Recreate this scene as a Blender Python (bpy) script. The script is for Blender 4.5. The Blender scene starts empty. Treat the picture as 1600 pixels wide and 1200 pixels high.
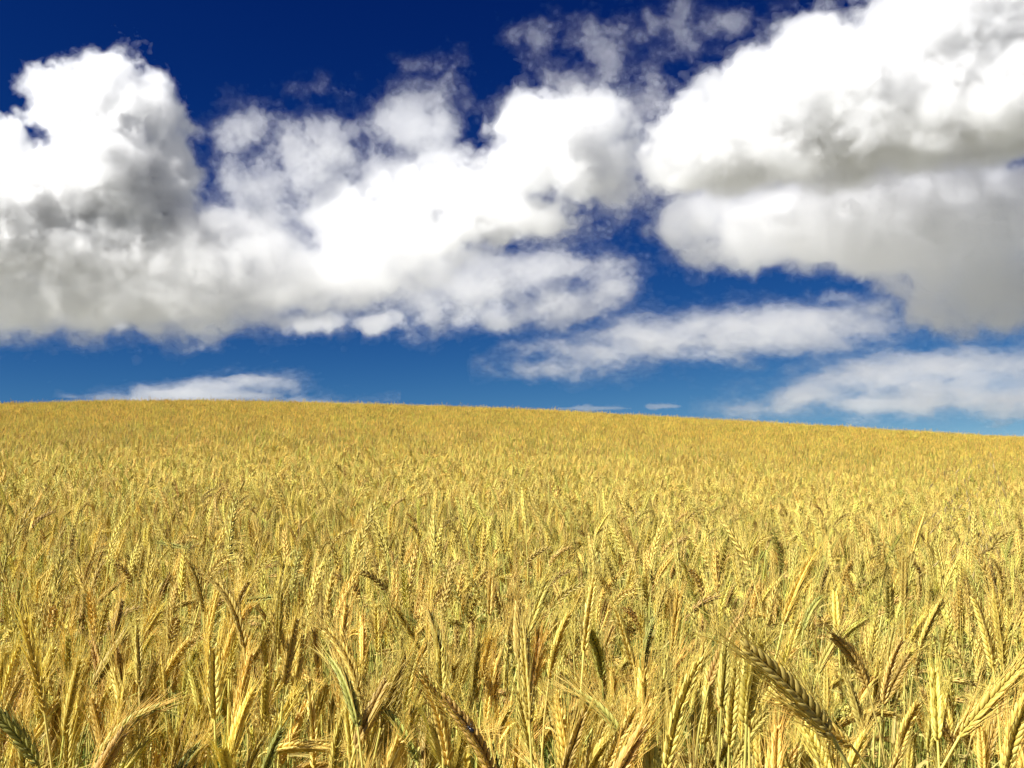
import bpy, math, random
import numpy as np

sc = bpy.context.scene
COL = sc.collection
RAD = math.radians

# ------------------------------------------------------------------ camera
F = 1570.0                      # focal length in pixels of the 1600 px wide photograph
PITCH = RAD(4.12)
cam_d = bpy.data.cameras.new("camera")
cam_d.sensor_width = 36.0
cam_d.lens = 36.0 * F / 1600.0
cam_d.clip_start = 0.02
cam_d.clip_end = 30000.0
cam = bpy.data.objects.new("camera", cam_d)
cam.location = (0, 0, 0)
cam.rotation_euler = (math.pi / 2 + PITCH, 0, 0)
COL.objects.link(cam)
sc.camera = cam

# ------------------------------------------------------------------ sky and sun
SUN_ROT = RAD(-121)             # clockwise from the view direction: left of and a little behind the camera
SUN_EL = RAD(43)
world = bpy.data.worlds.new("World")
sc.world = world
world.use_nodes = True
wn, wl = world.node_tree.nodes, world.node_tree.links
sky = wn.new("ShaderNodeTexSky")
sky.sky_type = 'NISHITA'
sky.sun_disc = False
sky.sun_elevation = SUN_EL
sky.sun_rotation = SUN_ROT
sky.altitude = 900
sky.air_density = 0.85
sky.dust_density = 0.25
sky.ozone_density = 3.0
# clear, dry air seen as through a polarising filter: each channel is deepened by its own power, never brightened
tc = wn.new("ShaderNodeTexCoord")
up = wn.new("ShaderNodeVectorMath"); up.operation = 'ADD'; up.inputs[1].default_value = (0, 0, 0.12)
nm = wn.new("ShaderNodeVectorMath"); nm.operation = 'NORMALIZE'
wl.new(tc.outputs["Generated"], up.inputs[0]); wl.new(up.outputs[0], nm.inputs[0]); wl.new(nm.outputs[0], sky.inputs["Vector"])
s_sep = wn.new("ShaderNodeSeparateColor"); s_com = wn.new("ShaderNodeCombineColor")
wl.new(sky.outputs[0], s_sep.inputs[0])
for c_i, (c_k, c_g) in enumerate(((.0165, 4.1), (.0385, 2.65), (.142, 1.55))):
    pw = wn.new("ShaderNodeMath"); pw.operation = 'POWER'; pw.inputs[1].default_value = c_g
    ml = wn.new("ShaderNodeMath"); ml.operation = 'MULTIPLY'; ml.inputs[1].default_value = c_k
    mn = wn.new("ShaderNodeMath"); mn.operation = 'MINIMUM'
    wl.new(s_sep.outputs[c_i], pw.inputs[0]); wl.new(pw.outputs[0], ml.inputs[0])
    wl.new(ml.outputs[0], mn.inputs[0]); wl.new(s_sep.outputs[c_i], mn.inputs[1]); wl.new(mn.outputs[0], s_com.inputs[c_i])
wl.new(s_com.outputs[0], wn["Background"].inputs["Color"])
wn["Background"].inputs["Strength"].default_value = 0.1

sun_d = bpy.data.lights.new("sun", 'SUN')
sun_d.energy = 5.0
sun_d.angle = RAD(0.5)
sun_d.color = (1.0, 0.975, 0.93)
sun = bpy.data.objects.new("sun", sun_d)
sun.rotation_euler = (math.pi / 2 - SUN_EL, 0, math.pi - SUN_ROT)
COL.objects.link(sun)

sc.view_settings.view_transform = 'Standard'
sc.view_settings.look = 'None'
sc.view_settings.exposure = 1.07
sc.view_settings.gamma = 1.0
sc.view_settings.use_curve_mapping = False
cy = sc.cycles
cy.max_bounces = 32
cy.diffuse_bounces = 4
cy.glossy_bounces = 2
cy.transmission_bounces = 6
cy.volume_bounces = 11
cy.transparent_max_bounces = 24
cy.caustics_reflective = False
cy.caustics_refractive = False
cy.use_denoising = True
cy.denoiser = 'OPENIMAGEDENOISE'
cy.denoising_input_passes = 'RGB_ALBEDO_NORMAL'
cy.denoising_prefilter = 'ACCURATE'
cy.use_adaptive_sampling = True
cy.adaptive_threshold = 0.03

# ------------------------------------------------------------------ helpers
def mat(name):
    m = bpy.data.materials.new(name)
    m.use_nodes = True
    m.node_tree.nodes.clear()
    out = m.node_tree.nodes.new("ShaderNodeOutputMaterial")
    return m, m.node_tree.nodes, m.node_tree.links, out

def mesh_np(name, verts, faces, smooth=True):
    """A mesh from an (n, 3) vertex array and an (m, k) face array, or a list of those of differing k."""
    me = bpy.data.meshes.new(name)
    verts = np.asarray(verts, np.float32)
    fl = faces if isinstance(faces, list) else [faces]
    fl = [np.asarray(f, np.int32) for f in fl if len(f)]
    me.vertices.add(len(verts))
    me.vertices.foreach_set("co", verts.ravel())
    idx = np.concatenate([f.ravel() for f in fl])
    tot = np.concatenate([np.full(len(f), f.shape[1], np.int32) for f in fl])
    st = np.concatenate([[0], np.cumsum(tot)[:-1]]).astype(np.int32)
    me.loops.add(len(idx))
    me.loops.foreach_set("vertex_index", idx)
    me.polygons.add(len(tot))
    me.polygons.foreach_set("loop_start", st)
    me.polygons.foreach_set("use_smooth", np.full(len(tot), smooth))
    me.update(calc_edges=True)
    return me

def hash3(i, j, k, seed):
    h = (i * 374761393 + j * 668265263 + k * 2147483647 + seed * 974634777).astype(np.uint32)
    h = (h ^ (h >> np.uint32(13))) * np.uint32(1274126177)
    h = h ^ (h >> np.uint32(16))
    return (h & np.uint32(0xffffff)).astype(np.float32) / np.float32(0x7fffff) - 1.0

def vnoise(x, y, z, seed):
    """Gradient noise in about -1..1 on a regular grid given by its three axes."""
    xi, yi, zi = (np.floor(t).astype(np.int64) for t in (x, y, z))
    i = np.arange(xi.min(), xi.max() + 2); j = np.arange(yi.min(), yi.max() + 2); k = np.arange(zi.min(), zi.max() + 2)
    fr = [(t - np.floor(t)).astype(np.float32) for t in (x, y, z)]
    ws = [t * t * t * (t * (t * 6 - 15) + 10) for t in fr]
    out = 0
    for ax in range(3):
        L = hash3(i[:, None, None], j[None, :, None], k[None, None, :], seed * 3 + ax)
        w = [[1 - q, q] for q in ws]
        w[ax] = [(1 - ws[ax]) * fr[ax], ws[ax] * (fr[ax] - 1)]
        A = L[xi - i[0]] * w[0][0][:, None, None] + L[xi - i[0] + 1] * w[0][1][:, None, None]
        A = A[:, yi - j[0]] * w[1][0][None, :, None] + A[:, yi - j[0] + 1] * w[1][1][None, :, None]
        out = out + A[:, :, zi - k[0]] * w[2][0] + A[:, :, zi - k[0] + 1] * w[2][1]
    return out * 1.6

# ------------------------------------------------------------------ terrain
# the skyline of the hill as tangents: bearing -> slope of the sight line over the crest
_sky_px = np.array([-500, -200, 0, 150, 300, 500, 800, 1000, 1300, 1600, 1900, 2300], float)
_sky_py = np.array([660, 642, 634, 629, 628, 632, 641, 652, 669, 687, 702, 715], float)
_cu = np.linspace(-1.2, 1.2, 481)
_ca = np.interp(_cu, (_sky_px - 800) / F, np.tan(PITCH + np.arctan((600 - _sky_py) / F)))
for _ in range(6):
    _ca = np.convolve(np.pad(_ca, 6, mode='edge'), np.ones(13) / 13, 'valid')
H_CAM = 1.29                    # the eye over the ground
H_0, D_CREST, K_DIP = .33, 50.0, .20   # the ears lie H_0 under the eye here, dip, and rise to meet the sight line at the crest

def ground_z(x, y):
    x = np.asarray(x, float); y = np.asarray(y, float)
    a = np.interp(x / np.maximum(y, 6.0), _cu, _ca)
    far = np.clip((y - 100) / 150, 0, 1)
    a = a * (1 - far) + 0.04 * far
    yc = np.clip(y, 0, 400)
    depth = H_0 * (1 - yc / D_CREST) ** 2 * (1 + K_DIP * yc)
    z = -H_CAM + np.where(y > 0, a * yc + H_0 - depth, 0.03 * np.maximum(y, -60))
    lo = -24.0
    return np.where(z < lo + 6, lo + 6 * np.exp(np.clip((z - lo - 6) / 6, -30, 0)), z)

def terrain():
    rr = np.concatenate([[0.05], np.linspace(0.5, 100, 200), np.geomspace(104, 12000, 60)])
    tt = np.linspace(0, 2 * math.pi, 181)[:-1]
    X = (rr[:, None] * np.sin(tt)[None]).ravel(); Y = (rr[:, None] * np.cos(tt)[None]).ravel()
    V = np.stack([X, Y, ground_z(X, Y)], 1)
    n, m = len(rr), len(tt)
    i = np.arange(n - 1)[:, None]; j = np.arange(m)[None]
    a = i * m + j; b = i * m + (j + 1) % m
    Q = np.stack([a, a + m, b + m, b], -1).reshape(-1, 4)
    fan = np.stack([np.full(m, len(V)), np.arange(m), (np.arange(m) + 1) % m], 1)
    V = np.vstack([V, [[0, 0, ground_z(0, 0)]]])
    me = mesh_np("ground", V, [Q, fan])
    m_, N, L, out = mat("field_soil")
    bs = N.new("ShaderNodeBsdfPrincipled"); bs.inputs["Roughness"].default_value = 0.95
    bs.inputs["Specular IOR Level"].default_value = 0.1
    g = N.new("ShaderNodeNewGeometry")
    n1 = N.new("ShaderNodeTexNoise"); n1.inputs["Scale"].default_value = 9; n1.inputs["Detail"].default_value = 8
    L.new(g.outputs["Position"], n1.inputs["Vector"])
    cr = N.new("ShaderNodeValToRGB")
    cr.color_ramp.elements[0].position = .3; cr.color_ramp.elements[0].color = (.10, .065, .025, 1)
    cr.color_ramp.elements[1].position = .7; cr.color_ramp.elements[1].color = (.34, .24, .08, 1)
    L.new(n1.outputs[0], cr.inputs[0])
    # far off the ground lies under crops of its own
    n2 = N.new("ShaderNodeTexNoise"); n2.inputs["Scale"].default_value = .004; n2.inputs["Detail"].default_value = 3
    L.new(g.outputs["Position"], n2.inputs["Vector"])
    cr2 = N.new("ShaderNodeValToRGB")
    cr2.color_ramp.elements[0].position = .42; cr2.color_ramp.elements[0].color = (.30, .28, .22, 1)
    cr2.color_ramp.elements[1].position = .6; cr2.color_ramp.elements[1].color = (.22, .23, .19, 1)
    L.new(n2.outputs[0], cr2.inputs[0])
    ln = N.new("ShaderNodeVectorMath"); ln.operation = 'LENGTH'; L.new(g.outputs["Position"], ln.inputs[0])
    mr = N.new("ShaderNodeMapRange"); mr.inputs[1].default_value = 80; mr.inputs[2].default_value = 100
    L.new(ln.outputs["Value"], mr.inputs[0])
    mx = N.new("ShaderNodeMix"); mx.data_type = 'RGBA'
    L.new(mr.outputs[0], mx.inputs[0]); L.new(cr.outputs[0], mx.inputs[6]); L.new(cr2.outputs[0], mx.inputs[7])
    L.new(mx.outputs[2], bs.inputs["Base Color"])
    L.new(bs.outputs[0], out.inputs[0])
    me.materials.append(m_)
    o = bpy.data.objects.new("ground", me); COL.objects.link(o); o["kind"] = "structure"
terrain()
# ------------------------------------------------------------------ clouds
C_R = np.array([1.0, 0, 0])
C_U = np.array([0, -math.sin(PITCH), math.cos(PITCH)])
C_F = np.array([0, math.cos(PITCH), math.sin(PITCH)])

def surface_nets(f, iso=0.0):
    """Naive surface nets over a 3-D array: vertices in index space and quads; inside is f > iso."""
    s = f > iso
    nx, ny, nz = f.shape
    c = np.zeros((nx - 1, ny - 1, nz - 1), np.int8)
    for dx in (0, 1):
        for dy in (0, 1):
            for dz in (0, 1):
                c += s[dx:nx - 1 + dx, dy:ny - 1 + dy, dz:nz - 1 + dz]
    act = (c > 0) & (c < 8)
    idx = np.full(act.shape, -1, np.int64)
    P = np.argwhere(act)
    idx[act] = np.arange(len(P))
    acc = np.zeros((len(P), 3)); cnt = np.zeros(len(P))
    corners = [(a, b, d) for a in (0, 1) for b in (0, 1) for d in (0, 1)]
    val = {k: f[P[:, 0] + k[0], P[:, 1] + k[1], P[:, 2] + k[2]] - iso for k in corners}
    for k in corners:
        for ax in range(3):
            if k[ax] == 0:
                k2 = list(k); k2[ax] = 1; k2 = tuple(k2)
                a, b = val[k], val[k2]
                hit = (a > 0) != (b > 0)
                t = np.where(hit, a / np.where(hit, a - b, 1), 0)
                p = np.tile(np.array(k, float), (len(P), 1)); p[:, ax] = t
                acc[hit] += p[hit]; cnt[hit] += 1
    V = P + acc / cnt[:, None]
    Q = []
    for ax in range(3):
        o1, o2 = [(1, 2), (2, 0), (0, 1)][ax]
        sl = [slice(1, -1)] * 3; sl[ax] = slice(0, -1)
        sl2 = [slice(1, -1)] * 3; sl2[ax] = slice(1, None)
        a, b = s[tuple(sl)], s[tuple(sl2)]
        for flip in (0, 1):
            e = np.argwhere((a & ~b) if not flip else (~a & b))
            if not len(e): continue
            e = e + np.array([0 if k == ax else 1 for k in range(3)])
            def at(d1, d2):
                q = e.copy(); q[:, o1] -= d1; q[:, o2] -= d2
                return idx[q[:, 0], q[:, 1], q[:, 2]]
            q = np.stack([at(0, 0), at(1, 0), at(1, 1), at(0, 1)], 1)
            Q.append(q[:, ::-1] if flip else q)
    return V, np.concatenate(Q)

_cloud_mats = {}
def cloud_mat(sig, alb):
    k = (round(math.log(sig) * 6), alb)
    if k not in _cloud_mats:
        m, N, L, out = mat("cloud_droplets")
        v = N.new("ShaderNodeVolumeScatter")
        v.inputs["Color"].default_value = (alb, alb, alb, 1)
        v.inputs["Density"].default_value = sig
        v.inputs["Anisotropy"].default_value = 0.58
        L.new(v.outputs[0], out.inputs["Volume"])
        _cloud_mats[k] = m
    return _cloud_mats[k]

def cloud(blobs, dist, tau=27.0, amp=1.0, wl=90.0, seed=1, vox=4.0, label="", k=26.0, fray=1.0, base=None, veil=1.0, alb=.95, deep=1.0, sx=1.0, soft=44.0):
    """One cloud from ellipsoids (x, y, rx, ry, depth offset, rz) in photograph pixels seen at the distance DIST;
    TAU is the depth in those units over which it turns opaque."""
    B = np.array([(b + (0, None))[:6] if len(b) == 4 else (b + (None,))[:6] for b in blobs], dtype=object)
    B = np.array([[b[0], b[1], b[2], b[3], b[4], b[5] if b[5] is not None else .6 * deep * (b[2] + b[3])] for b in B], float)
    pad = 44 * amp + 26
    lo = np.array([(B[:, 0] - B[:, 2]).min(), (B[:, 1] - B[:, 3]).min(), (B[:, 4] - B[:, 5]).min()]) - pad
    hi = np.array([(B[:, 0] + B[:, 2]).max(), (B[:, 1] + B[:, 3]).max(), (B[:, 4] + B[:, 5]).max()]) + pad
    x = np.arange(lo[0], hi[0], vox); y = np.arange(lo[1], hi[1], vox); z = np.arange(lo[2], hi[2], vox)
    X, Y, Z = x[:, None, None].astype(np.float32), y[None, :, None].astype(np.float32), z[None, None, :].astype(np.float32)
    acc = np.zeros((len(x), len(y), len(z)), np.float32)
    for bx, by, rx, ry, bz, rz in B:
        q = np.sqrt(((X - bx) / rx) ** 2 + ((Y - by) / ry) ** 2 + ((Z - bz) / rz) ** 2)
        d = (q - 1) * min(rx, ry, rz)
        if min(rx, ry, rz) < .2 * max(rx, ry, rz):
            d = q * (q - 1) / (np.sqrt(((X - bx) / rx ** 2) ** 2 + ((Y - by) / ry ** 2) ** 2 + ((Z - bz) / rz ** 2) ** 2) + 1e-6)
        acc += np.exp(np.clip(-d / k, -30, 12))
    f = k * np.log(acc + 1e-9)
    w = wl
    for o, a in enumerate((28, 21, 12, 6, 3)):
        a *= amp
        n = vnoise(x * sx / w + 17.3 * o, y / w + 9.1 * o, z / w + 5.7 * o, seed * 13 + o)
        if o < 2:
            f += a * n
        else:
            f += a * fray * (np.abs(n) * 2.0 - .8)
        w *= .48
    if base is not None:                     # a flat, gently rolling foot
        f2 = ((base[0] + base[1] * (X - 800) - Y) + .4 * soft * vnoise(x / 80, y * 0, z / 70, seed + 5) + 8 * vnoise(x / 25, y / 25, z / 25, seed + 6))
        h = np.clip(.5 + .5 * (f2 - f) / soft, 0, 1)          # smooth minimum
        f = f2 * (1 - h) + f * h - soft * h * (1 - h)
    f[0] = f[-1] = -1; f[:, 0] = f[:, -1] = -1; f[:, :, 0] = f[:, :, -1] = -1
    # a dense heart inside two ever thinner and more ragged veils
    n = vnoise(x * sx / 52, y / 30, z / 44, seed * 13 + 77) + .55 * vnoise(x * sx / 24, y / 13, z / 20, seed * 13 + 78) + .3 * vnoise(x * sx / 11, y / 7, z / 10, seed * 13 + 79)
    VV, QQ, MM, nv = [], [], [], 0
    for mi, (o0, o1) in enumerate(((-5, 2), (5 * veil, 8 * veil), (17 * veil, 20 * veil))):
        g = f + (o0 + o1 * n) * amp
        g[0] = g[-1] = -1; g[:, 0] = g[:, -1] = -1; g[:, :, 0] = g[:, :, -1] = -1
        if not (g > 0).any(): continue
        V, Q = surface_nets(g)
        VV.append(V); QQ.append(Q + nv); MM.append(np.full(len(Q), mi)); nv += len(V)
    p = lo + np.vstack(VV) * vox
    Q = np.concatenate(QQ); mi = np.concatenate(MM).astype(np.int32)
    s = dist / F
    W = (p[:, :1] - 800) * s * C_R + (600 - p[:, 1:2]) * s * C_U + (dist + p[:, 2:3] * s) * C_F
    me = mesh_np("cloud", W, Q)
    for wgt in (.75, .26, .07): me.materials.append(cloud_mat(wgt / (tau * s), alb))
    me.polygons.foreach_set("material_index", mi)
    o = bpy.data.objects.new("cloud", me); COL.objects.link(o)
    o["label"] = label; o["category"] = "cloud"; o["group"] = "white clouds in the blue sky"
    return o

G = "white clouds drifting in the blue sky"
# the tower on the left, its grey foot and the long shelf below it
cloud([(192, 108, 26, 30, 0, 34), (222, 132, 28, 40, 10, 40), (160, 130, 36, 34, 0, 40), (125, 112, 12, 18, 0, 16), (72, 138, 24, 22, -10, 30), (92, 175, 40, 44, 0, 50), (160, 190, 70, 60, 0, 70), (235, 195, 34, 60, 10, 56), (268, 250, 30, 54, 10, 50), (190, 270, 96, 80, 0, 90), (2, 235, 26, 44, 0, 50), (8, 310, 60, 80, 0, 90), (90, 310, 110, 80, 0, 100), (215, 340, 90, 70, 10, 80), (-80, 350, 130, 120, 0, 120), (60, 390, 150, 60, 10, 110), (300, 312, 16, 12, 0, 14), (270, 370, 70, 36, 20, 70), (180, 405, 110, 40, 20, 90)],
      1300, tau=12, amp=0.85, wl=62, seed=3, vox=3.2, k=10, alb=0.982, base=(432, 0), veil=0.6, label="towering white cloud with a grey foot, leftmost in the sky")
cloud([(40, 455, 130, 40), (170, 440, 150, 48), (330, 430, 140, 58), (450, 440, 120, 50), (560, 410, 110, 52), (380, 370, 80, 40), (250, 480, 130, 22), (90, 485, 150, 22), (640, 390, 80, 44), (520, 350, 60, 30), (-40, 470, 90, 40), (330, 372, 42, 26, -70, 36), (415, 385, 50, 24, -80, 36), (210, 445, 60, 24, -70, 40), (560, 430, 60, 26, -70, 40), (90, 470, 60, 22, -60, 40), (320, 470, 70, 24, -70, 40), (610, 370, 44, 26, -40, 36)],
      1345, tau=36, amp=1.15, wl=64, seed=8, vox=3.6, k=13, fray=1.1, alb=0.96, sx=0.85, label="long grey-white shelf of cloud below the leftmost tower")
cloud([(485, 508, 42, 15), (520, 498, 26, 10)], 1800, tau=30, amp=.3, wl=40, seed=9, vox=2.4, k=6, alb=0.9, label="small puffy cloud under the end of the long grey-white shelf")
cloud([(580, 506, 38, 16), (600, 500, 28, 12)], 1800, tau=30, amp=.3, wl=40, seed=11, vox=2.4, k=6, alb=0.9, label="small oval cloud beside the puff under the long shelf")
# the middle
cloud([(400, 205, 50, 34, 0, 34), (360, 200, 34, 14, 0, 16), (470, 240, 60, 40, 0, 44), (380, 280, 44, 34, 0, 32), (430, 300, 60, 36, 0, 36), (540, 230, 46, 44, 0, 44), (520, 300, 90, 40, 0, 44), (640, 200, 52, 50, 0, 50), (688, 150, 20, 30, 0, 24), (670, 235, 50, 40, 0, 44), (600, 270, 80, 40, 0, 44), (600, 180, 30, 24, 0, 24)],
      1450, tau=48, amp=1.05, wl=66, seed=21, vox=3.2, k=10, fray=1.25, alb=0.95, sx=1, label="ragged white cloud with a thin left end and one raised knob, left of the middle")
cloud([(840, 195, 50, 46), (900, 190, 60, 44), (960, 200, 34, 44), (880, 250, 80, 46), (800, 275, 60, 44), (720, 300, 60, 38), (660, 320, 60, 38), (580, 335, 54, 30), (720, 350, 80, 30), (800, 330, 80, 30), (965, 255, 26, 36), (915, 280, 50, 18)],
      1400, tau=13, amp=1.15, wl=70, seed=33, vox=3.3, k=12, alb=0.93, veil=0.8, label="bright white cloud slanting across the middle of the sky")
cloud([(850, 60, 40, 22, 0, 20), (930, 85, 40, 26, 0, 24), (960, 50, 40, 24, 0, 22), (925, 120, 46, 20, 0, 22), (1015, 120, 22, 26, 0, 20), (1000, 160, 30, 24, 0, 20), (890, 135, 36, 16, 0, 16), (780, 168, 26, 14, 0, 14)],
      1250, tau=75, amp=0.95, wl=60, seed=41, vox=3, k=8, fray=1.3, alb=0.97, sx=1, label="thin torn cloud above the bright slanting cloud")
cloud([(1075, 65, 34, 24, 0, 20), (1120, 40, 44, 16, 0, 18), (1060, 30, 24, 18, 0, 16), (1150, 35, 26, 10, 0, 12)],
      1250, tau=88, amp=0.95, wl=50, seed=47, vox=3, k=8, fray=1.3, alb=0.97, sx=1, label="faint torn wisp high beside the huge bright cloud")
cloud([(515, 130, 26, 8, 0, 10), (490, 140, 20, 6, 0, 8)], 1250, tau=100, amp=.5, wl=36, seed=51, vox=2.4, k=6, fray=1.4, label="tiny grey wisp above the ragged cloud")
cloud([(690, 100, 30, 9, 0, 10), (650, 105, 14, 7, 0, 8), (725, 96, 12, 8, 0, 8)], 1250, tau=110, amp=.55, wl=40, seed=53, vox=2.4, k=6, fray=1.4, label="faint wisp over the raised knob of the ragged cloud")
# the right
cloud([(1440, 80, 120, 80), (1265, 68, 46, 40, 0, 60), (1225, 92, 40, 30, 0, 50), (1180, 118, 40, 30, 0, 50), (1430, 15, 60, 34, 0, 60), (1140, 160, 70, 46, 0, 70), (1095, 225, 70, 66, 0, 80), (1290, 180, 140, 96, -20, 110), (1560, 50, 130, 120, 0, 120), (1170, 275, 120, 50, 0, 110), (1400, 210, 190, 80, -20, 150), (1600, 190, 170, 80, -20, 170), (1310, 280, 140, 40, -10, 150), (1055, 275, 44, 50, 0, 50), (1450, 265, 160, 40, -10, 180)],
      1300, tau=12, amp=1, wl=95, seed=5, vox=4.0, k=15, alb=0.98, base=(352, -.12), veil=0.6, soft=95, label="huge bright white cloud with a dark grey underside, top right")
cloud([(1110, 392, 40, 28, 0, 40), (1085, 335, 56, 44, 40, 50), (1200, 320, 90, 40, 60, 60), (1160, 375, 50, 36, 0, 50), (1230, 365, 90, 42), (1350, 370, 120, 56), (1480, 370, 130, 66), (1610, 340, 100, 80), (1560, 440, 110, 46), (1480, 470, 70, 26), (1650, 460, 70, 44), (1330, 325, 130, 50, 40), (1500, 300, 150, 50, 60), (1560, 500, 70, 16, 0, 40)],
      1480, tau=32, amp=.85, wl=60, seed=61, vox=3.4, k=12, alb=0.997, label="grey-white cloud with a bright rounded left end, under the huge bright one")
cloud([(1010, 355, 36, 14, 0, 16), (980, 330, 20, 10, 0, 10), (1040, 370, 20, 10, 0, 10)], 1500, tau=80, amp=.6, wl=40, seed=67, vox=2.6, k=7, fray=1.3, label="small pale shred between the bright slanting cloud and the huge one")
cloud([(690, 450, 60, 40, 0, 40), (770, 430, 80, 34, 0, 40), (860, 425, 80, 32, 0, 40), (940, 440, 44, 30, 0, 30), (880, 475, 60, 24, 0, 30), (740, 490, 90, 24, 0, 30), (660, 490, 30, 20, 0, 20), (960, 455, 30, 20, 0, 20)],
      1900, tau=33, amp=.9, wl=52, seed=71, vox=3, k=10, fray=1.2, alb=0.95, sx=0.75, label="lumpy grey-white cloud low in the middle of the sky")
cloud([(840, 572, 48, 12, 0, 26), (930, 545, 70, 24, 0, 40), (1010, 525, 80, 28, 0, 40), (1110, 510, 80, 26, 0, 40), (1200, 505, 70, 22, 0, 40), (1290, 505, 80, 22, 0, 40), (1360, 498, 40, 16, 0, 30), (1140, 540, 80, 16, 0, 30), (1250, 535, 70, 12, 0, 24)],
      2300, tau=40, amp=0.8, wl=46, seed=83, vox=3, k=9, fray=1.2, alb=0.94, sx=0.55, label="long thin band of cloud slanting up to the right, low in the sky")
cloud([(1300, 465, 26, 9, 0, 14)], 2300, tau=54, amp=.35, wl=30, seed=85, vox=2.6, k=6, label="small oval wisp over the long slanting band")
cloud([(1180, 640, 44, 12, 0, 30), (1280, 620, 80, 20, 0, 40), (1370, 590, 80, 22, 0, 40), (1460, 575, 90, 24, 0, 40), (1570, 570, 90, 26, 0, 40), (1400, 630, 110, 20, 0, 40), (1530, 620, 100, 24, 0, 40), (1600, 640, 60, 20, 0, 30)],
      3000, tau=50, amp=0.75, wl=46, seed=91, vox=3, k=9, fray=1.2, alb=0.95, sx=0.45, label="broad thin grey cloud rising over the low right end of the field")
cloud([(190, 624, 60, 5, 0, 24), (270, 614, 60, 9, 0, 30), (335, 602, 44, 11, 0, 30), (385, 592, 50, 8, 0, 24), (430, 596, 26, 7, 0, 20), (360, 618, 80, 9, 0, 30), (480, 629, 50, 5, 0, 16), (550, 631, 34, 4, 0, 12)],
      3600, tau=38, amp=.42, wl=40, seed=97, vox=2.2, k=6, alb=0.92, sx=0.5, label="low flat cloud just over the left crest of the field")
cloud([(312, 545, 24, 6, 0, 10)], 2600, tau=54, amp=.3, wl=26, seed=101, vox=2.2, k=4, label="small lone wisp over the low flat cloud")
cloud([(235, 515, 22, 5, 0, 9)], 2200, tau=46, amp=.25, wl=26, seed=103, vox=2.2, k=4, label="small scrap under the edge of the long grey-white shelf")
cloud([(900, 590, 18, 6, 0, 10)], 2600, tau=54, amp=.25, wl=26, seed=107, vox=2.2, k=4, label="small scrap under the left tip of the slanting band")
cloud([(925, 638, 60, 5, 0, 14)], 4200, tau=45, amp=.2, wl=30, seed=109, vox=2.2, k=4, veil=.5, label="faint flat streak of cloud close over the middle of the crest")
cloud([(1040, 635, 36, 6, 0, 14)], 4200, tau=45, amp=.2, wl=30, seed=113, vox=2.2, k=4, veil=.5, label="short streak right of the faint flat streak over the crest")
for o in COL.objects:
    if o.name.startswith("cloud"): o["group"] = G
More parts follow.
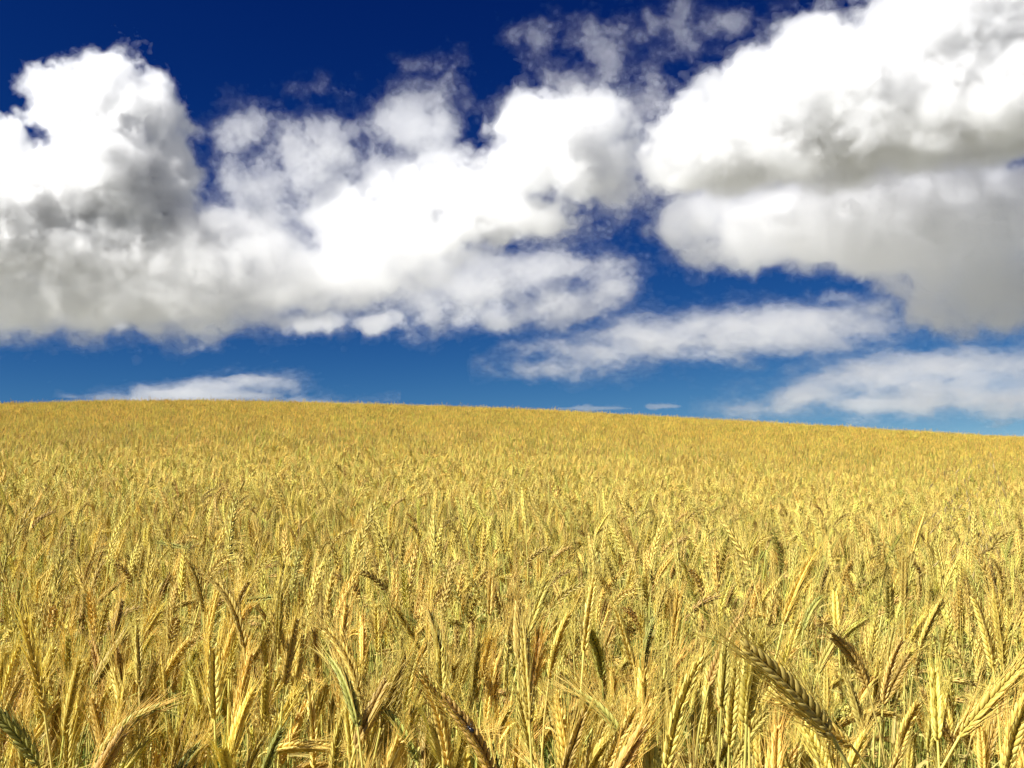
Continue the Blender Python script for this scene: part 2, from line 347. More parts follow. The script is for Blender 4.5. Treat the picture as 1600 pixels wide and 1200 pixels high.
# ------------------------------------------------------------------ wheat: materials
def crop_mat(name, lo, hi, green, gmix, trans=0.25, rough=0.55, tip_first=0.0):
    """Dry plant tissue: from LO (attribute t = 0) to HI (t = 1), varied from plant to plant and from place to place."""
    m, N, L, out = mat(name)
    at = N.new("ShaderNodeAttribute"); at.attribute_name = "t"
    cr = N.new("ShaderNodeValToRGB")
    cr.color_ramp.elements[0].color = lo + (1,); cr.color_ramp.elements[1].color = hi + (1,)
    L.new(at.outputs["Fac"], cr.inputs[0])
    oi = N.new("ShaderNodeObjectInfo")
    geo = N.new("ShaderNodeNewGeometry")
    nz = N.new("ShaderNodeTexNoise"); nz.inputs["Scale"].default_value = .35; nz.inputs["Detail"].default_value = 3
    L.new(geo.outputs["Position"], nz.inputs["Vector"])
    # how green this plant still is: its own chance, more in some patches
    ad = N.new("ShaderNodeMath"); ad.operation = 'MULTIPLY_ADD'; ad.inputs[1].default_value = 1.3
    L.new(nz.outputs[0], ad.inputs[0]); L.new(oi.outputs["Random"], ad.inputs[2])
    mr = N.new("ShaderNodeMapRange")
    mr.inputs[1].default_value = 1.2; mr.inputs[2].default_value = 1.75; mr.inputs[3].default_value = 0; mr.inputs[4].default_value = gmix
    L.new(ad.outputs[0], mr.inputs[0])
    mx = N.new("ShaderNodeMix"); mx.data_type = 'RGBA'
    L.new(mr.outputs[0], mx.inputs[0]); L.new(cr.outputs[0], mx.inputs[6]); mx.inputs[7].default_value = green + (1,)
    hsv = N.new("ShaderNodeHueSaturation")
    r2 = N.new("ShaderNodeTexWhiteNoise"); r2.noise_dimensions = '1D'; L.new(oi.outputs["Random"], r2.inputs["W"])
    h1 = N.new("ShaderNodeMapRange"); h1.inputs[3].default_value = .486; h1.inputs[4].default_value = .515
    v1 = N.new("ShaderNodeMapRange"); v1.inputs[3].default_value = .66; v1.inputs[4].default_value = 1.20
    sp = N.new("ShaderNodeSeparateColor"); L.new(r2.outputs["Color"], sp.inputs[0])
    L.new(sp.outputs[0], h1.inputs[0]); L.new(sp.outputs[1], v1.inputs[0])
    # the top of the hill is drier and riper than its foot
    xyz = N.new("ShaderNodeSeparateXYZ"); L.new(geo.outputs["Position"], xyz.inputs[0])
    dry = N.new("ShaderNodeMapRange"); dry.inputs[1].default_value = 2; dry.inputs[2].default_value = 30
    L.new(xyz.outputs["Y"], dry.inputs[0])
    hh = N.new("ShaderNodeMath"); hh.operation = 'MULTIPLY_ADD'; hh.inputs[1].default_value = -.007
    L.new(dry.outputs[0], hh.inputs[0]); L.new(h1.outputs[0], hh.inputs[2])
    sa = N.new("ShaderNodeMapRange"); sa.inputs[3].default_value = .96; sa.inputs[4].default_value = 1.02
    L.new(dry.outputs[0], sa.inputs[0]); L.new(sa.outputs[0], hsv.inputs["Saturation"])
    L.new(hh.outputs[0], hsv.inputs["Hue"]); L.new(v1.outputs[0], hsv.inputs["Value"])
    L.new(mx.outputs[2], hsv.inputs["Color"])
    bs = N.new("ShaderNodeBsdfPrincipled")
    bs.inputs["Roughness"].default_value = rough; bs.inputs["Specular IOR Level"].default_value = .35
    L.new(hsv.outputs[0], bs.inputs["Base Color"])
    tr = N.new("ShaderNodeBsdfTranslucent"); L.new(hsv.outputs[0], tr.inputs["Color"])
    mi = N.new("ShaderNodeMixShader"); mi.inputs[0].default_value = trans
    L.new(bs.outputs[0], mi.inputs[1]); L.new(tr.outputs[0], mi.inputs[2])
    L.new(mi.outputs[0], out.inputs[0])
    return m

M_EAR = crop_mat("ripe_chaff", (.62, .44, .060), (.88, .70, .165), (.48, .51, .08), .75, .18)
M_AWN = crop_mat("awn_bristle", (.82, .62, .11), (.90, .70, .17), (.62, .62, .12), .6, .4)
M_STEM = crop_mat("straw", (.20, .28, .04), (.72, .60, .13), (.32, .44, .07), .8, .15, .4)
M_LEAF = crop_mat("dry_blade", (.54, .46, .10), (.78, .63, .19), (.25, .40, .08), .8, .4)
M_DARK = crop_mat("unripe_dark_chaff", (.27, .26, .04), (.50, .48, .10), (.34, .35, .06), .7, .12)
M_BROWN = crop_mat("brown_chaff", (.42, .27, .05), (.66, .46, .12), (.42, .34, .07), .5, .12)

# ------------------------------------------------------------------ wheat: shapes
class Geo:
    def __init__(self):
        self.V, self.F3, self.F4, self.T, self.M3, self.M4, self.n = [], [], [], [], [], [], 0
    def add(self, V, F, T, mi=0):
        F = np.asarray(F)
        self.V.append(V); self.T.append(np.broadcast_to(T, (len(V),)))
        (self.F3 if F.shape[1] == 3 else self.F4).append(F + self.n)
        (self.M3 if F.shape[1] == 3 else self.M4).append(np.full(len(F), mi))
        self.n += len(V)
    def build(self, name, mats, smooth=True):
        fs, ms = [], []
        if self.F3: fs.append(np.concatenate(self.F3)); ms += self.M3
        if self.F4: fs.append(np.concatenate(self.F4)); ms += self.M4
        me = mesh_np(name, np.concatenate(self.V), fs, smooth)
        me.polygons.foreach_set("material_index", np.concatenate(ms).astype(np.int32))
        a = me.attributes.new("t", 'FLOAT', 'POINT')
        a.data.foreach_set("value", np.concatenate(self.T).astype(np.float32))
        for m in mats: me.materials.append(m)
        return me

def unit(v):
    v = np.asarray(v, float)
    return v / (np.linalg.norm(v, axis=-1, keepdims=True) + 1e-12)

def frames(P):
    T = unit(np.gradient(P, axis=0))
    n = np.cross(T[0], [0, 1, 0]); n = n if np.linalg.norm(n) > .1 else np.cross(T[0], [1, 0, 0])
    n = unit(n); Ns = []
    for t in T:
        n = unit(n - t * np.dot(n, t)); Ns.append(n)
    Ns = np.array(Ns)
    return T, Ns, np.cross(T, Ns)

def tube(g, P, R, sides, t, mi=0):
    P = np.asarray(P, float); R = np.broadcast_to(R, (len(P),)); t = np.broadcast_to(t, (len(P),))
    T, N, B = frames(P)
    a = np.arange(sides) * 2 * math.pi / sides
    V = P[:, None] + R[:, None, None] * (N[:, None] * np.cos(a)[None, :, None] + B[:, None] * np.sin(a)[None, :, None])
    i = np.arange(len(P) - 1)[:, None] * sides; j = np.arange(sides)[None]
    Q = np.stack([i + j, i + (j + 1) % sides, i + sides + (j + 1) % sides, i + sides + j], -1).reshape(-1, 4)
    g.add(V.reshape(-1, 3), Q, np.repeat(t, sides), mi)

def kernel_shape(lod):
    if lod == 0:
        z = np.array([0, .14, .36, .64, .86, 1.0]); r = np.array([.35, .82, 1.0, .84, .42, .06]); s = 6
    elif lod == 1:
        z = np.array([0, .4, 1.0]); r = np.array([.4, 1.0, .05]); s = 4
    else:
        z = np.array([0, .45, 1.0]); r = np.array([.4, 1.0, .05]); s = 3
    a = np.arange(s) * 2 * math.pi / s
    V = np.stack([r[:, None] * np.cos(a), r[:, None] * np.sin(a) * .8, np.broadcast_to(z[:, None], (len(z), s))], -1).reshape(-1, 3)
    i = np.arange(len(z) - 1)[:, None] * s; j = np.arange(s)[None]
    Q = np.stack([i + j, i + (j + 1) % s, i + s + (j + 1) % s, i + s + j], -1).reshape(-1, 4)
    return V, Q, np.repeat(z, s)
KS = {l: kernel_shape(l) for l in (0, 1, 2)}

def ear(gk, ga, rng, length=.088, bend=.25, lod=0, P0=(0, 0, 0), D0=(0, 0, 1), bdir=None, mk=0, ma=0, awn=1.0, fat=1.0):
    """Kernels into GK and awns into GA; the ear starts at P0 in the direction D0 and bends by BEND towards BDIR."""
    nodes = {0: 26, 1: 16, 2: 7}[lod]
    per = 2
    D0 = unit(D0)
    if bdir is None:
        bdir = np.array([1.0, 0, 0])
    bdir = unit(np.asarray(bdir, float) - D0 * np.dot(bdir, D0))
    tt = np.linspace(0, 1, nodes + 1)
    th = bend * tt ** 1.2
    T = np.cos(th)[:, None] * D0 + np.sin(th)[:, None] * bdir
    P = np.asarray(P0, float) + np.vstack([[0, 0, 0], np.cumsum((T[1:] + T[:-1]) / 2 * length / nodes, 0)])
    side = np.cross(D0, bdir)
    spin = rng.uniform(0, math.pi)
    KV, KQ, KT = KS[lod]
    kl = {0: .0122, 1: .0142, 2: .021}[lod]
    kw = {0: .0021, 1: .0026, 2: .0040}[lod] * fat
    kv, kt, av, tj = [], [], [], (rng.uniform(-.55, .45) if lod == 2 else rng.uniform(-.3, .2))
    for i in range(nodes):
        t = T[i]; n = unit(side * math.cos(spin) + np.cross(t, side) * math.sin(spin)); n = unit(n - t * np.dot(n, t)); b = np.cross(t, n)
        sgn = 1 if i % 2 else -1
        env = (.62 + .5 * math.sin(math.pi * min(1, .12 + .86 * (i + .5) / nodes)))
        for q in range(per):
            phi = (q - .5) * 1.25 + rng.uniform(-.12, .12)
            o = sgn * (n * math.cos(phi) + b * math.sin(phi))
            ang = rng.uniform(.36, .52) * (1 - .35 * i / nodes)
            d = unit(t * math.cos(ang) + o * math.sin(ang))
            u = unit(np.cross(d, o) + 1e-6); w = np.cross(u, d)
            base = P[i] + o * .0016 * fat
            l = kl * env * rng.uniform(.9, 1.1); r = kw * env
            v = base + KV[:, :1] * r * w + KV[:, 1:2] * r * u + KV[:, 2:] * l * d
            kv.append(v); kt.append(np.clip(KT + tj + rng.uniform(-.2, .2), 0, 1))
            if lod < 2 and awn > 0 and (lod == 0 or q == 0 or i % 3):
                tip = base + d * l * .96
                al = awn * rng.uniform(.026, .05) * (1.15 - .35 * i / nodes)
                dd = unit(d * .75 + t * .6 + rng.normal(0, .10, 3))
                d2 = unit(dd + rng.normal(0, .10, 3) + o * .06)
                if lod == 0:
                    mid = tip + dd * al * .5; end = mid + d2 * al * .5
                    s1 = unit(np.cross(dd, rng.normal(0, 1, 3))); s2 = np.cross(dd, s1)
                    for (p, rr) in ((tip, .00040), (mid, .00030), (end, .00010)):
                        for a in (0, 2.094, 4.189):
                            av.append(p + rr * (s1 * math.cos(a) + s2 * math.sin(a)))
                else:
                    s1 = unit(np.cross(dd, rng.normal(0, 1, 3))) * .0006
                    av += [tip - s1, tip + s1, tip + dd * al]
            elif lod == 2 and awn > 0:
                tip = base + d * l * .9
                s1 = unit(np.cross(d, rng.normal(0, 1, 3))) * .0009
                av += [tip - s1, tip + s1, tip + unit(d + t * .5) * al_far]
    nk = len(kv)
    Q = (KQ[None] + (np.arange(nk) * len(KV))[:, None, None]).reshape(-1, 4)
    gk.add(np.concatenate(kv), Q, np.concatenate(kt), mk)
    if lod == 0:
        tube(gk, P, np.linspace(.0013, .0009, len(P)), 5, .2, mk)
    if av:
        av = np.array(av)
        if lod == 0:
            na = len(av) // 9
            q = np.array([[k * 3 + j, k * 3 + (j + 1) % 3, k * 3 + 3 + (j + 1) % 3, k * 3 + 3 + j] for k in (0, 1) for j in range(3)])
            ga.add(av, (q[None] + (np.arange(na) * 9)[:, None, None]).reshape(-1, 4), np.tile(np.repeat([0, .5, 1], 3), na), ma)
        else:
            ga.add(av, np.arange(len(av)).reshape(-1, 3), np.tile([0, 0, 1], len(av) // 3), ma)
al_far = .03

def bez(p0, p1, p2, p3, n):
    t = np.linspace(0, 1, n)[:, None]
    return (1 - t) ** 3 * p0 + 3 * (1 - t) ** 2 * t * p1 + 3 * (1 - t) * t * t * p2 + t ** 3 * p3

def stem_curve(root, top, dirn, n, sag=.5):
    root, top, dirn = (np.asarray(v, float) for v in (root, top, dirn))
    h = np.linalg.norm(top - root)
    up = unit(unit(top - root) + np.array([0, 0, .6]))
    return bez(root, root + up * h * .45, top - unit(dirn) * h * .14, top, n)

def blade(g, P0, D, length, width, rng, mi=0, droop=1.6, n=7):
    """A leaf: a folded, twisting strip that arches over."""
    D = unit(D); s = unit(np.cross(D, [0, 0, 1]) + 1e-6)
    t = np.linspace(0, 1, n)
    el = 1.15 - droop * t ** 1.3
    st = np.cos(el)[:, None] * unit(D * [1, 1, 0] + 1e-9) + np.sin(el)[:, None] * np.array([0, 0, 1.0])
    P = np.asarray(P0) + np.vstack([[0, 0, 0], np.cumsum(st[1:] * length / (n - 1), 0)])
    w = width * (1 - t ** 2.2) * .5 + .0004
    tw = rng.uniform(-1.6, 1.6) * t
    S = np.cos(tw)[:, None] * s + np.sin(tw)[:, None] * np.cross(st, s)
    Nn = np.cross(st, S)
    V = np.stack([P - S * w[:, None], P + Nn * w[:, None] * .35, P + S * w[:, None]], 1).reshape(-1, 3)
    i = np.arange(n - 1)[:, None] * 3; j = np.arange(2)[None]
    Q = np.stack([i + j, i + j + 1, i + j + 4, i + j + 3], -1).reshape(-1, 4)
    g.add(V, Q, np.repeat(t, 3), mi)

def ear_pose(rng):
    """A lean (radians from upright) and a bearing for an ear: most stand within 30 degrees, some nod."""
    k = rng.uniform()
    lean = abs(rng.normal(0, .34)) if k < .80 else rng.uniform(.6, 1.4)
    # the wind has pushed more of them to the right and away than to the left
    az = rng.normal(.2, 1.5)
    return lean, az

def lean_dir(lean, az):
    return np.array([math.sin(lean) * math.cos(az), math.sin(lean) * math.sin(az), math.cos(lean)])

WIND = 0.0
def stalk_geo(g, rng, lod, x=0., y=0., h=None, zlow=0.):
    """One whole stalk of the far crop into one mesh: materials 0 chaff, 1 awns, 2 stem, 3 blade."""
    h = rng.normal(.90, .055) if h is None else h
    lean, az = ear_pose(rng)
    d = lean_dir(lean, az)
    off = d[:2] * h * .16 + rng.normal(0, .02, 2)
    top = np.array([x + off[0], y + off[1], h - .06 * lean])
    P = stem_curve((x, y, 0), top, d, {0: 9, 1: 6, 2: 4}[lod])
    if zlow > 0:
        P = P[P[:, 2] > zlow]
        if len(P) < 2: P = np.array([[x, y, zlow], top])
    tz = np.clip((P[:, 2] - .35) / .5, 0, 1)
    tube(g, P, np.linspace(.0019, .0012, len(P)) * (1.0 if lod < 2 else 1.2), {0: 5, 1: 3, 2: 3}[lod], tz, 2)
    az2 = az + rng.normal(0, .6)
    k = rng.uniform()
    mk = 0 if k < .78 else (4 if k < .92 else 5)
    ear(g, g, rng, rng.normal(.086, .011), max(0, rng.normal(.22, .25)) + (.5 if lean > .6 else 0), lod, top, d,
        (math.cos(az2), math.sin(az2), -.4), mk, 1, rng.uniform(.7, 1.2), rng.uniform(.85, 1.15))
    if lod < 2 and rng.uniform() < .55:
        k = rng.integers(1, len(P) - 1)
        a = rng.uniform(0, 6.28)
        blade(g, P[k], (math.cos(a), math.sin(a), 0), rng.uniform(.10, .22), rng.uniform(.004, .008), rng, 3, rng.uniform(1.2, 2.6), 6 if lod == 0 else 4)

# ------------------------------------------------------------------ wheat: the crop nobody could count
CROP_MATS = [M_EAR, M_AWN, M_STEM, M_LEAF, M_BROWN, M_DARK]
patterns = bpy.data.collections.new("wheat_patterns")
def pattern(k, g):
    o = bpy.data.objects.new("wheat_pattern_%03d" % k, g.build("wheat_pattern", CROP_MATS)); patterns.objects.link(o)
rng = np.random.default_rng(7)
n_pat, sets = 0, {}
for key, lod, n, cl in (("near", 0, 18, 1), ("mid", 1, 26, 1), ("far", 2, 24, 1), ("tuft", 2, 24, 14)):
    sets[key] = (n_pat, n)
    for i in range(n):
        g = Geo()
        if cl == 1:
            stalk_geo(g, rng, lod, zlow=0 if lod < 2 else .45)
        else:
            for c in range(cl):
                stalk_geo(g, rng, lod, rng.uniform(-.11, .11), rng.uniform(-.11, .11), zlow=.6)
        pattern(n_pat, g); n_pat += 1

sets["tiller"] = (n_pat, 10)
for i in range(10):                      # late shoots without an ear: green stems and curled blades between the straws
    g = Geo()
    for c in range(2):
        x, y = rng.uniform(-.02, .02, 2); h = rng.uniform(.55, .84)
        P = stem_curve((x, y, 0), (x + rng.normal(0, .05), y + rng.normal(0, .05), h), unit(np.array([rng.normal(0, .15), rng.normal(0, .15), 1])), 6)
        tube(g, P, np.linspace(.0018, .0009, 6), 4, rng.uniform(0, .55), 2)
        a = rng.uniform(0, 6.28)
        blade(g, P[rng.integers(2, 6)], (math.cos(a), math.sin(a), 0), rng.uniform(.08, .2), rng.uniform(.003, .007), rng, 3, rng.uniform(.4, 2.4), 6)
    pattern(n_pat, g); n_pat += 1

def scatter(r0, r1, half, dens, rng, rear=False):
    """Random plant positions in the wedge r0..r1 of +-HALF radians about the view (or round about, for REAR)."""
    n = int(half * (r1 * r1 - r0 * r0) * dens)
    r = np.sqrt(rng.uniform(r0 * r0, r1 * r1, n)); a = rng.uniform(-half, half, n)
    return np.stack([r * np.sin(a), r * np.cos(a)], 1)

HALF = RAD(33)
DENS = 330
near = scatter(.86, 1.9, HALF + .12, DENS, rng)
mid = scatter(1.9, 6.0, HALF + .06, DENS, rng)
far_ = scatter(6.0, 14.0, HALF + .3, 330, rng)
tuft = np.vstack([scatter(14, 30, HALF + .35, 23, rng), scatter(30, 72, HALF + .35, 19, rng)])
tiller = scatter(.8, 4.5, HALF + .1, 170, rng)
ring = scatter(.75, 4.2, math.pi, 240, rng)
ang = np.abs(np.arctan2(ring[:, 0], ring[:, 1]))
ring = ring[ang > HALF + .1]
# ------------------------------------------------------------------ wheat: the stalks that show largest, one by one
def world_to_px(p):
    p = np.asarray(p, float)
    d = p @ C_F
    return 800 + F * (p @ C_R) / d, 600 - F * (p @ C_U) / d, d

def px_to_world(x, y, d):
    return (x - 800) / F * d * C_R + (600 - y) / F * d * C_U + d * C_F

EARS = {}
def ear_meshes(key, n, bends, mk=M_EAR, ma=M_AWN, **kw):
    EARS[key] = []
    for i in range(n):
        gk, ga = Geo(), Geo()
        ear(gk, ga, rng, .092 * kw.get("len", 1), bends[i % len(bends)], 0, awn=kw.get("awn", 1.0) * rng.uniform(.85, 1.15), fat=kw.get("fat", 1.0) * rng.uniform(.8, 1.05))
        EARS[key].append((gk.build("ear", [mk]), ga.build("awns", [ma])))
ear_meshes("gold", 10, [.05, .12, .2, .3, .45])
ear_meshes("bent", 6, [.7, .95, 1.2])
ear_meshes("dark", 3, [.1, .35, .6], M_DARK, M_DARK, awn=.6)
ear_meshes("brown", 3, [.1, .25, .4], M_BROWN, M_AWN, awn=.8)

def frame_to(d, bdir):
    """Rotation matrix that takes +z to D and keeps +x (the way the ear bends) towards BDIR."""
    from mathutils import Matrix
    d = unit(d); x = np.asarray(bdir, float); x = x - d * np.dot(x, d)
    if np.linalg.norm(x) < 1e-3: x = np.cross(d, [0, 1, 0])
    x = unit(x); y = np.cross(d, x)
    return Matrix(((x[0], y[0], d[0]), (x[1], y[1], d[1]), (x[2], y[2], d[2]))).to_4x4()

def put(name, me, parent, loc=(0, 0, 0), rot=None, scale=1.0):
    o = bpy.data.objects.new(name, me); COL.objects.link(o)
    if parent is not None: o.parent = parent
    if rot is not None: o.rotation_euler = rot.to_euler()
    o.location = loc
    o.scale = (scale,) * 3
    return o

N_STALK = 0
def wheat_stalk(top, d, bdir, kind, rng, label, group=None, scale=1.0, bare=False, lean_root=1.0):
    """A stalk of its own: stem, ear (> awns) and sometimes a blade; TOP is where stem and ear meet, D the way the ear points."""
    global N_STALK
    N_STALK += 1
    top = np.asarray(top, float); d = unit(d)
    rx, ry = top[:2] - d[:2] * .15 * lean_root + rng.normal(0, .015, 2)
    rz = float(ground_z(rx, ry))
    root = bpy.data.objects.new("wheat_stalk", None); COL.objects.link(root)
    root.empty_display_size = .02
    root.location = (rx, ry, rz)
    root["label"] = label; root["category"] = "wheat stalk"; root["group"] = group or "wheat stalks standing in the front of the field"
    base = np.array([rx, ry, rz])
    g = Geo()
    P = stem_curve((0, 0, -.02), top - base, d, 11)
    tube(g, P, np.linspace(.0021, .0013, len(P)), 6, np.clip((P[:, 2] - .35) / .5, 0, 1))
    put("stem", g.build("stem", [M_STEM]), root)
    em, am = EARS[kind][rng.integers(len(EARS[kind]))]
    e = put("ear", em, root, tuple(top - base), frame_to(d, bdir), scale)
    put("awns", am, e)
    if not bare and rng.uniform() < .5:
        g = Geo(); k = rng.integers(4, 9); a = rng.uniform(0, 6.28)
        blade(g, P[k], (math.cos(a), math.sin(a), 0), rng.uniform(.10, .20), rng.uniform(.004, .008), rng, 0, rng.uniform(1.4, 2.8), 8)
        put("leaf", g.build("leaf", [M_LEAF]), root)
    return root

def hero(bx, by, tx, ty, kind, label, toward=0.0, bend=None, size=1.0, bare=False):
    """The ear whose foot is seen at (bx, by) and whose tip is seen at (tx, ty) in the photograph, at the distance its length tells."""
    L = math.hypot(tx - bx, ty - by)
    true = .092 * size
    d = F * true * math.cos(toward) / L
    a = px_to_world(bx, by, d); b = px_to_world(tx, ty, d - true * math.sin(toward))
    v = unit(b - a)
    bd = bend if bend is not None else (v[0], 0, -.3)
    return wheat_stalk(a, v, bd, kind, rng, label, scale=size, bare=bare)

HEROES = [
    (1300, 1150, 1168, 985, "gold", "thick golden ear leaning far left in the front row, largest of those leaning left", .25),
    (1330, 1165, 1215, 1075, "gold", "golden ear lying just under the largest left-leaning ear", .2),
    (1500, 1150, 1598, 1035, "gold", "big pale ear leaning right at the right end of the front row", .2),
    (1572, 1215, 1588, 1045, "gold", "bright straw-yellow upright ear hard against the right edge of the front row", .1),
    (1490, 1165, 1440, 1070, "brown", "brown shaded ear leaning left beside the big pale right-leaning ear", .15),
    (1040, 1205, 1068, 1020, "gold", "tall thick pale ear standing upright, largest of the upright ears", .1),
    (945, 1205, 995, 1065, "gold", "pale ear leaning right, left of the largest upright ear", .15),
    (1108, 1070, 1146, 955, "brown", "dark-sided ear with pale left flank, standing above the largest upright ear", .1),
    (1113, 975, 1078, 920, "gold", "yellow ear with a bright tip leaning left above the front row", .2),
    (990, 1045, 966, 945, "gold", "pale ear leaning slightly left, high in the middle of the front row", .1),
    (858, 1060, 876, 952, "gold", "slim pale upright ear between the middle and the front row", .05),
    (940, 1150, 918, 1050, "gold", "orange-yellow ear leaning left beside the pale right-leaning ear", .15),
    (700, 1195, 688, 1040, "gold", "large golden upright ear with clear rows of kernels, left of the ear with the beetle", .1),
    (772, 1215, 715, 1070, "brown", "large brown shaded ear leaning left that carries a black beetle", .15),
    (612, 1205, 645, 1098, "gold", "green-tinged golden ear leaning right near the bottom of the front row", .15),
    (575, 1205, 588, 1085, "gold", "pale glossy ear standing next to the green-tinged ear", .1),
    (510, 1195, 560, 1140, "brown", "short brown-tipped ear leaning far right in the front row", .2),
    (270, 1210, 240, 1120, "gold", "pale ear leaning left at the bottom of the front row, with its twin beside it", .1),
    (287, 1215, 265, 1125, "gold", "green-gold ear standing close on the right of its pale twin", .1),
    (180, 1185, 222, 1105, "gold", "pale ear leaning right in the front row near the left end", .15),
    (143, 1130, 188, 1040, "gold", "yellow ear with a dark right side leaning right, near the left end", .1),
    (205, 1035, 245, 950, "gold", "slender ear leaning right above the yellow dark-sided ear", .1),
    (70, 1115, 42, 965, "gold", "long pale upright ear leaning slightly left near the left edge", .1),
    (60, 1195, -15, 1060, "dark", "dark green shaded ear leaning left in the left corner", .2),
    (110, 1095, 108, 990, "gold", "straight green-gold ear beside the long pale ear", .05),
    (120, 1180, 102, 1110, "dark", "dark unripe ear low between pale ears near the left end", .1),
    (2, 1000, 58, 955, "gold", "golden nodding ear with long awns at the left edge", .2),
    (318, 955, 313, 872, "gold", "ear on a tall bare orange straw rising above its neighbours", .0, None, 1.0, True),
    (360, 944, 428, 930, "dark", "dark green ear arched flat to the right over the golden crop", .0, (.3, 0, -1)),
    (295, 858, 250, 846, "dark", "small dark green ear lying flat to the left, further up the field", .0, (-.3, 0, -1)),
    (668, 1000, 636, 945, "dark", "dark ear leaning left in the middle of the field", .1),
    (472, 925, 476, 880, "dark", "small dark green upright ear left of the middle", .0),
    (145, 948, 190, 905, "gold", "golden ear arched to the right with a shaded underside, left part of the field", .1),
    (1224, 975, 1258, 868, "gold", "pale pink-gold ear standing tall above the right half of the field", .05),
    (1300, 1015, 1345, 955, "gold", "golden ear leaning right over the dark gap behind the largest left-leaning ear", .1),
    (1420, 1000, 1462, 968, "gold", "pale-edged ear leaning right, in the right part of the field", .1),
    (1435, 1025, 1470, 990, "gold", "smaller ear leaning right just below the pale-edged ear", .1),
    (1552, 1045, 1535, 925, "gold", "tall straw-coloured upright ear near the right edge", .05),
    (1568, 1040, 1556, 930, "gold", "yellow upright ear close beside the tall straw-coloured one", .05),
    (1370, 1075, 1330, 1010, "gold", "golden ear leaning left above the front row on the right", .1),
    (1402, 1200, 1412, 1085, "gold", "bright yellow upright ear in the front row on the right", .1),
    (1145, 1190, 1140, 1125, "gold", "small clearly ribbed ear low in the front row", .1),
    (1425, 865, 1440, 800, "gold", "tall pale ear rising out of the middle distance on the right", .0),
    (1048, 905, 1058, 858, "brown", "ear with a dark right side in the middle distance", .0),
    (930, 835, 955, 813, "gold", "golden ear arched to the right in the middle distance", .0, (.8, 0, -1)),
    (1010, 1030, 1012, 985, "dark", "short dark green ear among golden ones in the middle of the front", .0),
    (822, 1030, 770, 990, "gold", "pale yellow spiky ear leaning far left over the dark gap", .0, (-.5, 0, -1)),
    (795, 1010, 800, 930, "brown", "brown upright ear just above the pale yellow spiky ear", .0),
]
for hh in HEROES:
    hero(*hh[:5], label=hh[5], toward=hh[6], bend=hh[7] if len(hh) > 7 else None, size=hh[8] if len(hh) > 8 else 1.0, bare=len(hh) > 9 and hh[9])

# a black beetle sits on the big brown ear
def beetle(px, py, d):
    c = px_to_world(px, py, d)
    m, N, L, out = mat("black_shell")
    b = N.new("ShaderNodeBsdfPrincipled"); b.inputs["Base Color"].default_value = (.012, .011, .012, 1); b.inputs["Roughness"].default_value = .28
    L.new(b.outputs[0], out.inputs[0])
    g = Geo()
    def blob(cx, cz, rx, ry, rz, n=10, k=7):
        u = np.linspace(.02, math.pi - .02, k)[:, None]; w = np.arange(n)[None] * 2 * math.pi / n
        V = np.stack([cx + rx * np.cos(u) + 0 * w, ry * np.sin(u) * np.cos(w), cz + rz * np.sin(u) * np.sin(w)], -1).reshape(-1, 3)
        i = np.arange(k - 1)[:, None] * n; j = np.arange(n)[None]
        g.add(V, np.stack([i + j, i + n + j, i + n + (j + 1) % n, i + (j + 1) % n], -1).reshape(-1, 4), 0.5)
    blob(0, 0, .0031, .0021, .0016); blob(.0036, 0, .0012, .0014, .0011); blob(.0049, -.0001, .0007, .0008, .0007)
    for s in (-1, 1):
        for x0, x1 in ((.003, .0052), (.001, .0012), (-.001, -.0032)):
            tube(g, [(x0, s * .0013, -.0006), ((x0 + x1) / 2, s * .0030, .0001), (x1, s * .0042, -.0022)], [.0003, .00024, .00014], 4, .5)
        tube(g, [(.0053, s * .0003, 0), (.0066, s * .0012, .0005), (.0078, s * .0014, .0004)], [.00014, .0001, .00006], 3, .5)
    o = put("beetle", g.build("beetle", [m]), None, c, frame_to(unit(-C_F + .3 * C_U), unit(-.7 * C_R + .7 * C_U)))
    o["label"] = "small black beetle on the large brown ear at the bottom of the front row"; o["category"] = "beetle"
beetle(737, 1141, F * .092 / math.hypot(57, 145) - .030)

# wild grass gone to seed among the wheat
M_WILD = crop_mat("wild_grass_seed", (.26, .17, .045), (.46, .33, .11), (.32, .28, .08), .5, .2)
def wild_shape(n_br, seed, spread):
    rg = np.random.default_rng(seed); gs, gp = Geo(), Geo()
    P = bez(np.zeros(3), np.array([0, 0, .45]), np.array([-.02 * spread, 0, .8]), np.array([-.09 * spread, 0, 1.02]), 10)
    tube(gs, P, np.linspace(.0016, .0008, 10), 4, .6)
    for i in range(n_br):
        s = P[-1] + (P[-1] - P[-3]) * (-.55 + 1.1 * i / n_br)
        a = rg.uniform(0, 6.28); l = rg.uniform(.04, .085)
        o = np.array([math.cos(a) - .6 * spread, .6 * math.sin(a), 0])
        b = bez(s, s + o * l * .4 + [0, 0, .02], s + o * l * .8 + [0, 0, .012], s + o * l + [0, 0, -.022], 5)
        tube(gp, b, .0004, 3, .5)
        d = unit(b[-1] - b[-2])
        tube(gp, [b[-1], b[-1] + d * .008, b[-1] + d * .020], [.0008, .0028, .0004], 5, rg.uniform(0, 1))
        tube(gp, [b[2], b[2] + [0, 0, -.006], b[2] + [0, 0, -.016]], [.0006, .0024, .0004], 5, rg.uniform(0, 1))
    return gs.build("stem", [M_WILD]), gp.build("panicle", [M_WILD])
W_SH = [wild_shape(11, 3, 1.0), wild_shape(14, 4, .5), wild_shape(9, 5, 1.5)]
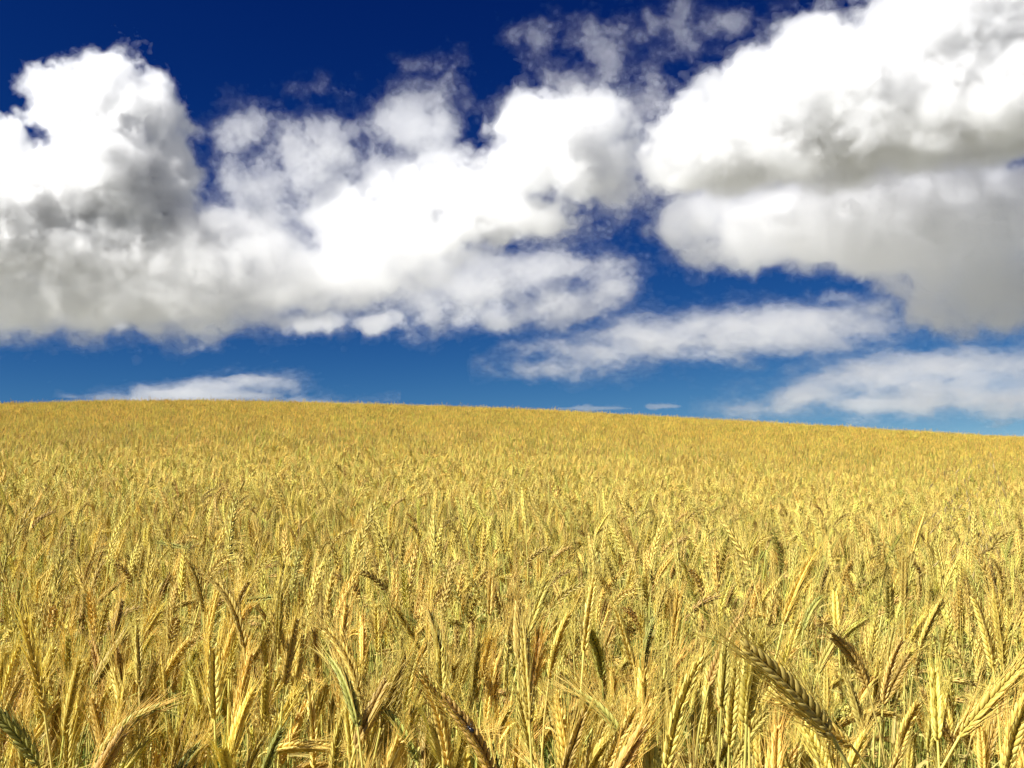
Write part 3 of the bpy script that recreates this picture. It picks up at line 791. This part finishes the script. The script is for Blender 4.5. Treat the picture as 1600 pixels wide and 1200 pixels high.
def wild(px, py, d, k, rz, label, group, lift=0.0):
    """The head of the plant is seen at (px, py) in the photograph at the distance D."""
    t = px_to_world(px, py, d) if py else None
    x, y = (px_to_world(px, 600, d)[:2])
    z = float(ground_z(x, y))
    sc_ = (t[2] - z) / 1.02 if py else lift
    r = bpy.data.objects.new("wild_grass", None); COL.objects.link(r)
    r.location = (x, y, z); r.rotation_euler = (0, 0, rz); r.scale = (sc_,) * 3
    r["label"] = label; r["category"] = "wild grass"; r["group"] = group; r["kind"] = "thing"
    put("stem", W_SH[k][0], r); put("panicle", W_SH[k][1], r)
WG = "wild grass in seed among the wheat"
wild(1590, 752, 3.6, 0, .2, "drooping brown wild grass at the right edge, highest of three", WG)
wild(1556, 780, 3.3, 2, .5, "thin brown wild grass bent flat over the wheat near the right edge", WG)
wild(1588, 838, 2.6, 0, -.3, "brown wild grass at the right edge, lowest and largest of three", WG)
rw = np.random.default_rng(91)
for px in (20, 44, 66, 104, 108, 150, 190, 236, 268, 330, 372, 420, 455, 530, 610, 690):
    wild(px + rw.uniform(-6, 6), 0, rw.uniform(44, 51), int(rw.integers(0, 3)), rw.uniform(-3, 3),
         "tiny tuft of wild grass seed sticking up over the left half of the crest", "wild grass along the crest", lift=rw.uniform(1.08, 1.26))

# the rest of the nearest stalks stand where they were sown
rng2 = np.random.default_rng(23)
order = np.argsort(np.hypot(near[:, 0], near[:, 1]))
keep = []
for i in order:
    x, y = near[i]
    h = rng2.normal(.90, .06) - .08 * max(0, 1 - max(0, math.hypot(x, y) - .9) / .6)
    lean, az = ear_pose(rng2)
    d = lean_dir(lean, az)
    top = np.array([x, y, float(ground_z(x, y)) + h - .06 * lean])
    px, py, dd = world_to_px(top + d * .05)
    shown = -30 < px < 1630 and py < 1215
    if N_STALK < 300 and shown:
        k = rng2.uniform()
        kind = "gold" if k < .86 else ("brown" if k < .98 else "dark")
        if lean > .6 and (rng2.uniform() < .5 or math.hypot(x, y) < 1.2):
            lean = .5; d = lean_dir(lean, az)
        if lean > .6 and kind == "gold": kind = "bent"
        wheat_stalk(top, d, (math.cos(az), math.sin(az), -.4), kind, rng2,
                    "ripe wheat stalk with a bearded ear in the crowd of the front rows", "ripe wheat stalks crowded in the front rows", scale=float(rng2.normal(.97, .1)))
    elif not shown or True:
        keep.append(i)
near_rest = near[[i for i in keep if math.hypot(*near[i]) > .8]]

# ------------------------------------------------------------------ the field behind and around them, as one mass
pts, rot, scl, idx = [], [], [], []
for key, P in (("near", near_rest), ("mid", mid), ("far", far_), ("tuft", tuft), ("tiller", tiller), ("mid", ring)):
    n = len(P)
    pts.append(np.stack([P[:, 0], P[:, 1], ground_z(P[:, 0], P[:, 1]) - .01], 1))
    r = np.zeros((n, 3)); r[:, 2] = rng.normal(0, .9, n); r[:, :2] = rng.normal(0, .05, (n, 2))
    if key == "tuft": r[:, 2] = rng.normal(0, 1.2, n)
    rot.append(r)
    lf = np.clip(np.sin(P[:, 0] * 1.3 + 2 * np.sin(P[:, 1] * .7)) * .5 + np.sin(P[:, 1] * 2.1 + P[:, 0]) * .5, -1, 1)
    scl.append(np.clip(rng.normal(1.0, .05, n) + .03 * lf, .8, 1.2))
    idx.append(sets[key][0] + rng.integers(0, sets[key][1], n))
pts, rot, scl, idx = np.concatenate(pts), np.concatenate(rot), np.concatenate(scl), np.concatenate(idx)
fm = bpy.data.meshes.new("wheat_field")
fm.vertices.add(len(pts)); fm.vertices.foreach_set("co", pts.astype(np.float32).ravel())
a = fm.attributes.new("rot", 'FLOAT_VECTOR', 'POINT'); a.data.foreach_set("vector", rot.astype(np.float32).ravel())
a = fm.attributes.new("scl", 'FLOAT', 'POINT'); a.data.foreach_set("value", scl.astype(np.float32))
a = fm.attributes.new("idx", 'INT', 'POINT'); a.data.foreach_set("value", idx.astype(np.int32))
field = bpy.data.objects.new("wheat_field", fm); COL.objects.link(field)
field["kind"] = "stuff"
field["label"] = "dense golden wheat covering the whole hill"
field["category"] = "wheat field"
ng = bpy.data.node_groups.new("sow", 'GeometryNodeTree')
ng.interface.new_socket("Geometry", in_out='INPUT', socket_type='NodeSocketGeometry')
ng.interface.new_socket("Geometry", in_out='OUTPUT', socket_type='NodeSocketGeometry')
gi, go = ng.nodes.new("NodeGroupInput"), ng.nodes.new("NodeGroupOutput")
ci = ng.nodes.new("GeometryNodeCollectionInfo"); ci.inputs["Collection"].default_value = patterns
ci.inputs["Separate Children"].default_value = True; ci.inputs["Reset Children"].default_value = True
ip = ng.nodes.new("GeometryNodeInstanceOnPoints"); ip.inputs["Pick Instance"].default_value = True
def named(nm, tp):
    n = ng.nodes.new("GeometryNodeInputNamedAttribute"); n.data_type = tp; n.inputs["Name"].default_value = nm
    return n.outputs["Attribute"]
ng.links.new(gi.outputs[0], ip.inputs["Points"]); ng.links.new(ci.outputs[0], ip.inputs["Instance"])
ng.links.new(named("idx", 'INT'), ip.inputs["Instance Index"])
e2r = ng.nodes.new("FunctionNodeEulerToRotation")
ng.links.new(named("rot", 'FLOAT_VECTOR'), e2r.inputs[0]); ng.links.new(e2r.outputs[0], ip.inputs["Rotation"])
ng.links.new(named("scl", 'FLOAT'), ip.inputs["Scale"])
ng.links.new(ip.outputs[0], go.inputs[0])
md = field.modifiers.new("sow", 'NODES'); md.node_group = ng
print("stalks", N_STALK, "instances", len(pts))
